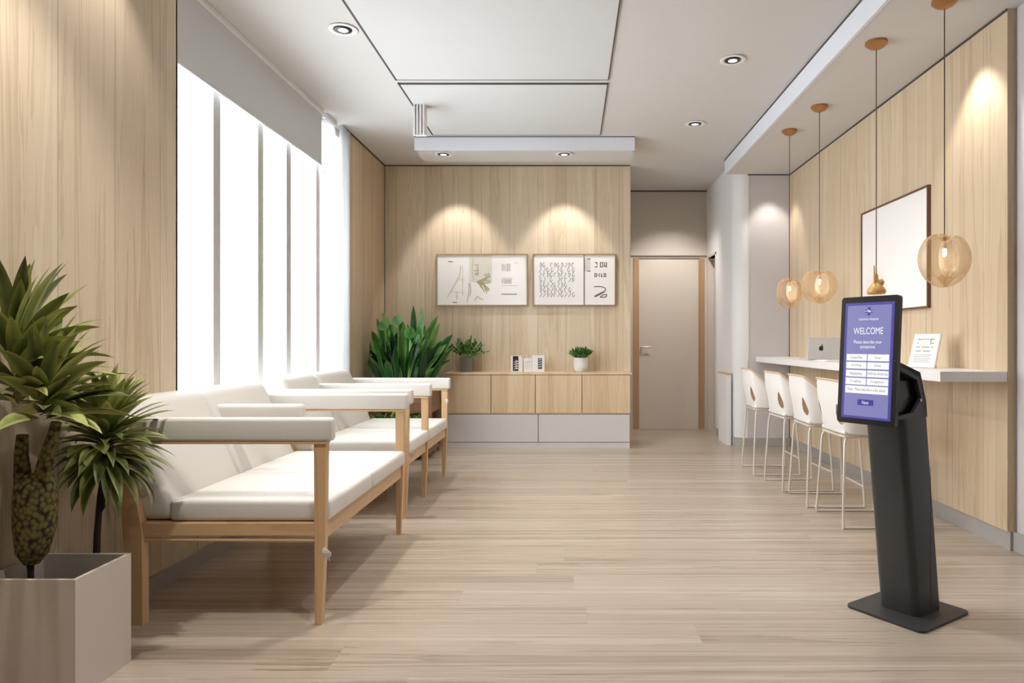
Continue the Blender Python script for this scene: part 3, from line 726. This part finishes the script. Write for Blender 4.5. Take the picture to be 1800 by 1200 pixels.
# fruit-shaped dark emblem
def lidpt(x, z): return Vector((x, 5.74-math.sin(-a)*z-.0012, CZ+.008+z*math.cos(a)))
pts = []
for i in range(36):
    th = 2*PI*i/36; rr = .021*(1-.16*math.exp(-((th-PI/2)/.35)**2)-.10*math.exp(-((th-1.5*PI)/.3)**2)); px_ = rr*math.cos(th)*.92; pz_ = rr*math.sin(th)*1.05
    d_ = math.hypot(px_-.028, pz_-.003)
    if d_ < .014: px_ = .028-.014*math.cos(math.asin(max(-1,min(1,(pz_-.003)/.014))))
    pts.append((px_, pz_))
bm = BM(); A = [bm.verts.new(lidpt(2.105+p[0], .095+p[1])) for p in pts]; f = bm.faces.new(A)
B = [bm.verts.new(lidpt(2.105+.004+.0045*math.cos(q)+.004*math.sin(q)*.8, .122+.008*math.sin(q))) for q in [2*PI*i/12 for i in range(12)]]; bm.faces.new(B)
solid(bm, .0008)
obj('emblem', bm, m_black2, t)
t = tag(obj('paper_sheets', add_box(box(2.0, 2.2, 5.36, 5.60, CZ, CZ+.006), 2.03, 2.24, 5.38, 5.62, CZ+.006, CZ+.010), m_paper), 'loose white paper sheets lying on the counter in front of the laptop', 'paper')
# leaning print stand
t = thing('notice_stand', 'white printed notice leaning back on the near part of the counter', 'sign', (2.085, 4.06, CZ), math.radians(-58))
def lean(bm, ang=math.radians(21)):
    for v in bm.verts:
        yv, zv = v.co.y, v.co.z; v.co.y = yv*math.cos(ang)+zv*math.sin(ang); v.co.z = zv*math.cos(ang)-yv*math.sin(ang)+.004
    return bm
obj('board', lean(box(-.082, .082, 0, .012, 0, .215, bev=.001)), m_white, t, local=True)
obj('page', lean(box(-.076, .076, -.0015, 0, .006, .210)), m_paper, t, local=True)
P = []
for k in range(4):
    for i in range(9):
        if (i*7+k*3) % 5 == 0 and k: continue
        x = -.052+i*.0115; z = .178-k*.025
        P.append([(x, z), (x+.006, z)])
bm = strokes(P, .007, -.0022, -.0012); obj('heading_marks', lean(bm), m_inklight, t, local=True)
P = [[(-.055, .078-k*.011), (.05-.012*(k % 2), .078-k*.011)] for k in range(5)]
obj('text_lines', lean(strokes(P, .003, -.0022, -.0012)), m_inklight, t, local=True)
obj('easel_back', add_prism(BM(), [(.012,.0),(.115,0),(.118,.008),(.062,.17),(.055,.168)], 'x', -.03, .03), m_white, t, local=True)

# framed board on the right wall
t = thing('framed_board', 'large blank white board in a dark brown frame on the right timber wall', 'whiteboard', (XR-.01, 4.85, 1.315))
y0, y1, z0, z1, x = 4.35, 5.35, 1.315, 2.10, XR
bm = BM()
add_box(bm, x-.022, x, y0, y1, z1-.013, z1); add_box(bm, x-.022, x, y0, y1, z0, z0+.013); add_box(bm, x-.022, x, y0, y0+.013, z0+.013, z1-.013); add_box(bm, x-.022, x, y1-.013, y1, z0+.013, z1-.013)
obj('frame', bm, m_brownframe, t)
obj('panel', box(x-.014, x, y0+.013, y1-.013, z0+.013, z1-.013), m_paper, t)

# low side cabinet at the rounded wall corner
t = thing('low_side_cabinet', 'low white cabinet with thin tan top by the rounded wall corner', 'cabinet', (1.69, 7.35, 0))
obj('body', box(1.655, 1.705, 7.22, 7.62, 0, .752, bev=.002), m_white, t)
obj('top', box(1.65, 1.707, 7.21, 7.63, .752, .762), m_tan, t)

# ------------------------------------------------------------------ bar stools
def shell_rim(u):
    au = abs(u); sg = 1 if u >= 0 else -1
    if au < .6: return -.225+.02*(au/.6)**2, sg*au/.6*.165, .868-.004*(au/.6)**2
    t = (au-.6)/.4; a = t*PI/2
    return -.205+.055*(1-math.cos(a))+.075*t**1.5, sg*(.165+.05*math.sin(a)), .864-.115*t**1.7
def shell(inner, W=.205, hole=True):
    bm = BM(); nu, nv = 112, 80; G = []
    def P(u, v):
        au = abs(u)
        x, y, top = shell_rim(u)
        zz = .556+(top-.556)*v
        k = .86+.14*math.sin(PI*min(1, v*.62+.2))
        x = x+.045*(1-v)**1.6-(.0)
        o = .0055 if inner else 0
        return Vector((x+o, y*k*(.975 if inner else 1), zz+(.002 if inner else 0)))
    for i in range(nu+1):
        G.append([bm.verts.new(P(-1+2*i/nu, j/nv)) for j in range(nv+1)])
    for i in range(nu):
        for j in range(nv):
            u = -1+2*(i+.5)/nu; v = (j+.5)/nv
            if hole:
                # teardrop openings at both lower flanks
                k = (v-.16)/.40
                if 0 < k < 1 and abs(abs(u)-.56+.06*k) < .115*math.sin(PI*k**.62)**.9: continue
            bm.faces.new((G[i][j], G[i][j+1], G[i+1][j+1], G[i+1][j]))
    bmesh.ops.delete(bm, geom=[v for v in bm.verts if not v.link_faces], context='VERTS')
    for _ in range(3):
        hb = [v for v in bm.verts if any(len(e.link_faces) == 1 for e in v.link_edges)]
        bmesh.ops.smooth_vert(bm, verts=[v for v in hb if .58 < v.co.z < .80 and abs(v.co.y) < .18], factor=.5, use_axis_x=True, use_axis_y=True, use_axis_z=True)
    solid(bm, .004)
    return bm
def make_stool(label):
    t = thing('bar_stool', label, 'bar stool', (0,0,0), group='white bar stools along the counter')
    obj('shell_back', shell(False), m_plastic, t, smooth=50, local=True)
    obj('shell_liner', shell(True), m_tan, t, smooth=50, local=True)
    bm = BM(); pts = []
    for i in range(41):
        x, y, top = shell_rim(-1+2*i/40); pts.append((x, y, top+.002))
    add_tube(bm, pts, .0065, 8); obj('top_rim', bm, m_tan, t, smooth=True, local=True)
    bm = box(-.17, .185, -.185, .185, .548, .575, bev=.013, seg=3)
    for v in bm.verts:
        k = (v.co.x+.17)/.355; v.co.y *= (1-.10*abs(k-.6)); v.co.z -= .012*max(0, k-.75)/.25
    obj('seat', bm, m_plastic, t, smooth=True, local=True)
    bm = BM()
    for s in (-1, 1): add_tube(bm, [(-.165, s*.165, .535), (.16, s*.165, .535)], .008, 8)
    for q in (-1, 1): add_tube(bm, [(q*.16, -.165, .535), (q*.16, .165, .535)], .008, 8)
    obj('seat_frame', bm, m_rod, t, smooth=True, local=True)
    for sx in (-1, 1):
        for sy in (-1, 1):
            bm = BM(); add_tube(bm, [(sx*.15, sy*.162, .537), (sx*.164, sy*.172, .50), (sx*.18, sy*.190, .20), (sx*.188, sy*.205, .03), (sx*.186, sy*.206, .012)], .0075, 8)
            obj('leg', bm, m_rod, t, smooth=True, local=True)
    for sy in (-1, 1):
        bm = BM(); add_tube(bm, [(-.19, sy*.206, .008), (.19, sy*.206, .008)], .0065, 8); obj('floor_bar', bm, m_rod, t, smooth=True, local=True)
    bm = BM(); add_tube(bm, [(.183, -.195, .14), (.183, .195, .14)], .0065, 8); obj('footrest', bm, m_rod, t, smooth=True, local=True)
    return t
labels = ['white bar stool nearest the camera, half behind the black kiosk', 'second white bar stool from the kiosk along the counter', 'third white bar stool from the kiosk along the counter', 'farthest white bar stool, by the rounded wall corner']
st0 = make_stool(labels[0])
for i, (x, y, rz) in enumerate(((1.785, 4.21, .02), (1.765, 4.72, -.03), (1.735, 5.20, .04), (1.70, 5.80, -.02))):
    o = st0 if i == 0 else copy_tree(st0)
    o.location = (x, y, 0); o.rotation_euler = (0, 0, rz); o['label'] = labels[i]

# ------------------------------------------------------------------ pendants
def shade_mesh(cx_, cy_, cz_, rx, rz, rot, ry=None, inner=False):
    bm = BM(); nu, nv = 64, 40; G = []; ry = ry or rx*.8
    for j in range(nv+1):
        th = PI*j/nv; row = []
        for i in range(nu):
            ph = 2*PI*i/nu
            r = 1.0
            r -= .42*math.exp(-(th/.42)**2)
            r -= .16*math.exp(-((abs((ph-1.5*PI)))/.22)**2)*math.exp(-((th-.95)/.5)**2)
            b = max(0, (th-1.95)/1.19)
            r -= .50*b*max(0, 1-abs(((ph*3/(2*PI)) % 1)-.5)*3.2)
            r += .08*math.sin(2*ph+th*1.5)*math.sin(th)
            if inner: r *= .62
            x = rx*r*math.sin(th)*math.cos(ph); y = ry*r*math.sin(th)*math.sin(ph); z = rz*r*math.cos(th)
            c, s = math.cos(rot), math.sin(rot)
            row.append(bm.verts.new((cx_+x*c-y*s, cy_+x*s+y*c, cz_+z)))
        G.append(row)
    for j in range(nv):
        for i in range(nu):
            bm.faces.new((G[j][i], G[j][(i+1) % nu], G[j+1][(i+1) % nu], G[j+1][i]))
    bmesh.ops.remove_doubles(bm, verts=bm.verts, dist=1e-5)
    return bm
def pendant(label, x, y, zc, rx, rz, rot, kind=0):
    t = thing('pendant_lamp', label, 'pendant lamp', (x, y, SOF), group='amber glass pendants over the counter')
    obj('canopy', add_lathe(BM(), [(0,0),(.062,0),(.062,-.014),(.040,-.034),(.012,-.046),(0,-.046)], x, y, SOF, 28), m_bronze, t, smooth=True)
    top = zc+rz*.62 if kind == 0 else zc+.06
    obj('cord', add_tube(BM(), [(x, y, SOF-.04), (x, y, top)], .0028, 6), m_cord, t)
    if kind == 0:
        obj('shade', shade_mesh(x, y, zc, rx, rz, rot), m_amber, t, smooth='all')
        obj('inner_fold', shade_mesh(x+.012, y-.02, zc+rz*.05, rx*.52, rz*.72, rot+1.1), m_clear, t, smooth='all')
        b = obj('socket', add_tube(BM(), [(x, y, top+.02), (x, y, zc+rz*.30)], .009, 10), m_bronze, t, smooth=True)
        obj('bulb', add_lathe(BM(), [(0,.028),(.009,.022),(.012,.008),(.011,-.010),(.006,-.020),(0,-.022)], x, y, zc+rz*.2, 16), m_bulb, t, smooth='all')
    else:
        obj('shade', add_lathe(BM(), [(.004,.085),(.010,.07),(.014,.035),(.030,.012),(.050,-.012),(.054,-.028),(.046,-.042),(.0,-.046)], x, y, zc, 32), m_amber2, t, smooth='all')
        obj('glass_spike', add_tube(BM(), [(x-.014, y-.01, zc-.01), (x-.016, y-.012, zc+.06), (x-.018, y-.012, zc+.125)], [.010,.006,.003], 10), m_amber2, t, smooth=True)
        obj('glass_knob', add_lathe(BM(), [(0,.028),(.012,.022),(.018,.008),(.014,-.01),(0,-.014)], x+.024, y-.01, zc+.02, 16), m_amber2, t, smooth='all')
m_amber2 = plain('amber_resin', srgb(208,166,104), .3, noise=.06)
pendant('round amber glass pendant nearest the grey wall, leftmost of the four', 1.82, 5.66, 1.51, .112, .135, .6)
pendant('amber glass pendant, second from the left, close to the leftmost one', 1.856, 5.08, 1.515, .125, .135, .1)
pendant('small amber pendant hanging just above the kiosk screen', 1.79, 3.99, 1.418, .05, .05, 0, kind=1)
pendant('largest amber glass pendant, rightmost and nearest the camera', 1.92, 3.50, 1.525, .122, .148, .15)

# ------------------------------------------------------------------ kiosk
K = thing('check_in_kiosk', 'black self check-in kiosk with a purple touch screen standing on the floor', 'kiosk', (1.385, 2.80, 0), -math.atan2(.83, .56))
bm = box(-.165, .165, -.185, .175, 0, .010)
es = [e for e in bm.edges if abs(e.verts[0].co.z-e.verts[1].co.z) > .005]
bmesh.ops.bevel(bm, geom=es, offset=.03, segments=6, affect='EDGES', profile=.5)
obj('base_plate', bm, m_black, K, local=True)
def rprism(side, u0, u1, bev):
    """side: list (t,z) profile extruded along x with rounded front vertical edges"""
    bm = add_prism(BM(), side, 'x', u0, u1)
    return bm
# lower column as a lofted rounded section
def loft(sections, name, mat):
    bm = BM(); R = []
    for (z, yf, yb, w, rf, rb) in sections:
        ring = []
        for (cx_, cy_, r, a0) in ((w-rf, yf+rf, rf, -PI/2), (w-rb, yb-rb, rb, 0), (-w+rb, yb-rb, rb, PI/2), (-w+rf, yf+rf, rf, PI)):
            for k in range(8):
                a = a0+PI/2*k/7; ring.append(bm.verts.new((cx_+r*math.cos(a), cy_+r*math.sin(a), z)))
        R.append(ring)
    for i in range(len(R)-1):
        n = len(R[i])
        for k in range(n): bm.faces.new((R[i][k], R[i][(k+1) % n], R[i+1][(k+1) % n], R[i+1][k]))
    bm.faces.new(R[0][::-1]); bm.faces.new(R[-1])
    return obj(name, bm, mat, K, smooth=35, local=True)
def yf(z): return -.075-.100*(z/.76)
def yb(z): return .10-.107*(z/.827)
S = [(z, yf(z), yb(z), .083, .03, .012) for z in (.010, .2, .4, .6, .80)]
loft(S, 'column', m_black)
# head: side frames with recessed window
outer = [(-.262,1.035),(-.205,1.022),(-.055,.978),(-.012,.86),(-.004,.80),(-.17,.80),(-.262,.80)]
inner = [(-.250,1.000),(-.20,.990),(-.080,.950),(-.048,.875),(-.105,.822),(-.245,.812)]
bm = BM()
for (u0, u1) in ((-.083, -.070), (.070, .083)):
    # ring as bridged polygons
    def mk(p, a): return bm.verts.new((a, p[0], p[1]))
    o2 = [(-.262,1.035),(-.205,1.022),(-.055,.978),(-.012,.86),(-.060,.800),(-.262,.800)]
    Ao = [mk(p, u0) for p in o2]; Ai = [mk(p, u0) for p in inner]; Bo = [mk(p, u1) for p in o2]; Bi = [mk(p, u1) for p in inner]
    for i in range(6):
        j = (i+1) % 6
        bm.faces.new((Ao[i], Ao[j], Ai[j], Ai[i])); bm.faces.new((Bo[i], Bi[i], Bi[j], Bo[j])); bm.faces.new((Ao[i], Bo[i], Bo[j], Ao[j])); bm.faces.new((Ai[i], Ai[j], Bi[j], Bi[i]))
add_prism(bm, [(-.262,1.033),(-.205,1.021),(-.055,.977),(-.012,.86),(-.004,.80),(-.022,.80),(-.028,.855),(-.068,.962),(-.208,1.006),(-.262,1.018)], 'x', -.083, .083)
add_prism(bm, [(-.013,.86),(-.0045,.80),(-.070,.80)], 'x', -.083, .083)
obj('head_frame', bm, m_black, K, local=True)
obj('side_recess', box(-.058, .058, -.255, -.05, .80, .955, bev=.01), m_black2, K, local=True)
obj('service_hatch', add_prism(BM(), [(yb(.52)-.002,.52),(yb(.55)+.012,.545),(yb(.82)+.010,.80),(yb(.82)-.004,.82)], 'x', -.07, .07), m_black2, K, local=True)
obj('panel_seam', add_box(box(-.084, .0845, .0, .0015, .62, .621), .083, .0838, .02, .022, .04, .60), m_black2, K, local=True)
obj('cable_outlet', add_prism(BM(), [(.02*math.cos(a), .010+.016*math.sin(a)) for a in [PI*i/10 for i in range(11)]], 'y', .095, .1006), m_black2, K, local=True)
lk = add_tube(BM(), [(.083, -.055, .868), (.087, -.055, .868)], .006, 12); obj('lock', lk, m_steel, K, local=True)
# screen unit (tilted)
SW, SH, SD = .243, .497, .020
tilt = math.radians(4.0); SZ = .780
def scr(bm):
    for v in bm.verts:
        yv, zv = v.co.y, v.co.z
        v.co.y = -.300+yv*math.cos(tilt)+zv*math.sin(tilt); v.co.z = SZ+zv*math.cos(tilt)-yv*math.sin(tilt)
    return bm
bm = box(-SW/2, SW/2, 0, SD, 0, SH)
es = [e for e in bm.edges if abs(e.verts[0].co.y-e.verts[1].co.y) > .01]
bmesh.ops.bevel(bm, geom=es, offset=.013, segments=6, affect='EDGES', profile=.5)
sc = obj('screen', scr(bm), m_bezel, K, local=True, smooth=30)
obj('bracket', scr(box(-.06, .06, SD, SD+.03, .03, .24)), m_black2, sc, local=True)
dw, dh = .206, .452
obj('display_border', scr(box(-dw/2, dw/2, -.0008, .001, .021, .021+dh)), m_scr0, sc, local=True)
iw, ih = .184, .432; ib = .030
obj('display', scr(box(-iw/2, iw/2, -.0012, .001, ib, ib+ih)), m_scr1, sc, local=True)
def Zv(v): return SH*(1-v)
def text(s, u, v, w, h, mat, name='text'):
    cu = bpy.data.curves.new('t', 'FONT'); cu.body = s; cu.align_x = 'CENTER'; cu.extrude = 0
    to = bpy.data.objects.new('t', cu); C.objects.link(to)
    dg = bpy.context.evaluated_depsgraph_get(); me = bpy.data.meshes.new_from_object(to.evaluated_get(dg))
    bpy.data.objects.remove(to)
    b = BM(); b.from_mesh(me); bpy.data.meshes.remove(me)
    xs = [q.co.x for q in b.verts]; ys_ = [q.co.y for q in b.verts]
    x0, x1, y0, y1 = min(xs), max(xs), min(ys_), max(ys_)
    for q in b.verts:
        q.co = Vector((u+((q.co.x-x0)/(x1-x0)-.5)*w, -.0030, Zv(v)+((q.co.y-y0)/(y1-y0)-.5)*h))
    return obj(name, scr(b), mat, sc, local=True)
# logo
zc = Zv(.118)
bm = BM()
for q in ((-.0055,.0055,zc-.017,zc+.017),(-.016,.016,zc-.0058,zc+.0058)): add_box(bm, q[0], q[1], -.0024, -.001, q[2], q[3], bev=.0006)
obj('emblem_cross', scr(bm), m_scrd, sc, local=True)
bm = strokes([[(-.016,zc),(-.006,zc),(-.0035,zc+.005),(0,zc-.004),(.002,zc+.004),(.004,zc-.004),(.006,zc),(.016,zc)]], .0016, -.0032, -.0022)
obj('emblem_pulse', scr(bm), m_scrw, sc, local=True)
text('LakeView Hospital', 0, .182, .082, .0125, m_scrw)
text('WELCOME', 0, .272, .124, .026, m_scrw)
text('Please describe your', 0, .362, .118, .0165, m_scrw)
text('symptoms', 0, .402, .062, .0150, m_scrw)
rows = [('Chest Pain','Fever',.480,.050,.026),('Vomiting','Dizzy',.543,.044,.027),('Headaches','Difficulty Breathing',.606,.052,.082),('Coughing','Congestion',.668,.046,.056)]
bh = .0255
for (a_, b_, v, wa, wb) in rows:
    z = Zv(v)
    for (u0, u1, s, w_) in ((-.0885, -.0022, a_, wa), (.0022, .0895, b_, wb)):
        obj('button', scr(box(u0, u1, -.0022, -.001, z-bh/2, z+bh/2)), m_scrw, sc, local=True)
        text(s, (u0+u1)/2, v, w_, .0125 if s not in ('Fever',) else .0095, m_scrt)
z = Zv(.732); obj('button', scr(box(-.0885, .0895, -.0022, -.001, z-.0145, z+.0145)), m_scrw, sc, local=True)
text('Other - Please describe in a few words', 0, .730, .160, .0115, m_scrt)
z = Zv(.830); obj('next_button', scr(box(-.033, .033, -.0022, -.001, z-.011, z+.011)), m_scrd, sc, local=True)
text('Next', 0, .830, .028, .0125, m_scrw)
obj('camera_dot', scr(add_tube(BM(), [(.112, -.001, SH*.5), (.112, .001, SH*.5)], .0018, 8)), m_ink, sc, local=True)

# ------------------------------------------------------------------ world, lights, camera
wd = bpy.data.worlds.new('sky'); bpy.context.scene.world = wd; wd.use_nodes = True
bg = wd.node_tree.nodes['Background']; bg.inputs['Color'].default_value = (.90, .96, 1, 1); bg.inputs['Strength'].default_value = 5.0
# wall washers with no fixture, set behind the bulkhead, hall light, wall grazers
spot(-1.2, 6.9, 2.95, 26, ang=70, blend=.5, tgt=(-1.2, 7.36, 1.5)); spot(-.054, 6.9, 2.95, 26, ang=70, blend=.5, tgt=(-.054, 7.36, 1.5))
spot(1.25, 7.6, 2.9, 44, ang=80, blend=.8, tgt=(1.25, 8.6, 1.2))
spot(-1.45, 1.75, 2.9, 65, ang=70, blend=.7, tgt=(-1.75, 2.25, .9))  # unseen spot, added to brighten the corner plants
spot(-1.60, 2.6, 2.9, 12, ang=75, blend=.6, tgt=(-1.83, 2.65, 1.2))
spot(2.10, 3.8, 2.8, 18, ang=80, blend=.6, tgt=(2.3, 3.85, 1.2))
spot(2.05, 6.9, 2.8, 12, ang=75, blend=.6, tgt=(2.15, 7.15, 1.2))
spot(-.4, 3.4, 2.95, 60, ang=130, blend=1, tgt=(-.2, 3.4, 0), size=.08)  # unseen fill spot, added to lift the ambient light
spot(.4, 1.4, 2.95, 60, ang=130, blend=1, tgt=(.2, 1.4, 0), size=.08)  # second unseen fill spot, added near the camera
for lp in ((1.82,5.66,1.51),(1.856,5.08,1.515),(1.92,3.5,1.525)):
    l = bpy.data.lights.new('pendant_glow', 'POINT'); l.energy = .15; l.color = (1,.85,.65); l.shadow_soft_size = .03
    o = bpy.data.objects.new('pendant_glow', l); C.objects.link(o); o.location = lp
cam = bpy.data.cameras.new('camera'); co = bpy.data.objects.new('camera', cam); C.objects.link(co)
co.location = (0, 0, 1.1); co.rotation_euler = (PI/2, 0, 0); cam.sensor_width = 36; cam.lens = 24; cam.shift_x = -102/1800; cam.clip_start = .05
sc_ = bpy.context.scene; sc_.camera = co
vs = sc_.view_settings; vs.view_transform = 'Standard'; vs.look = 'None'; vs.exposure = EV; vs.gamma = 1; vs.use_curve_mapping = False
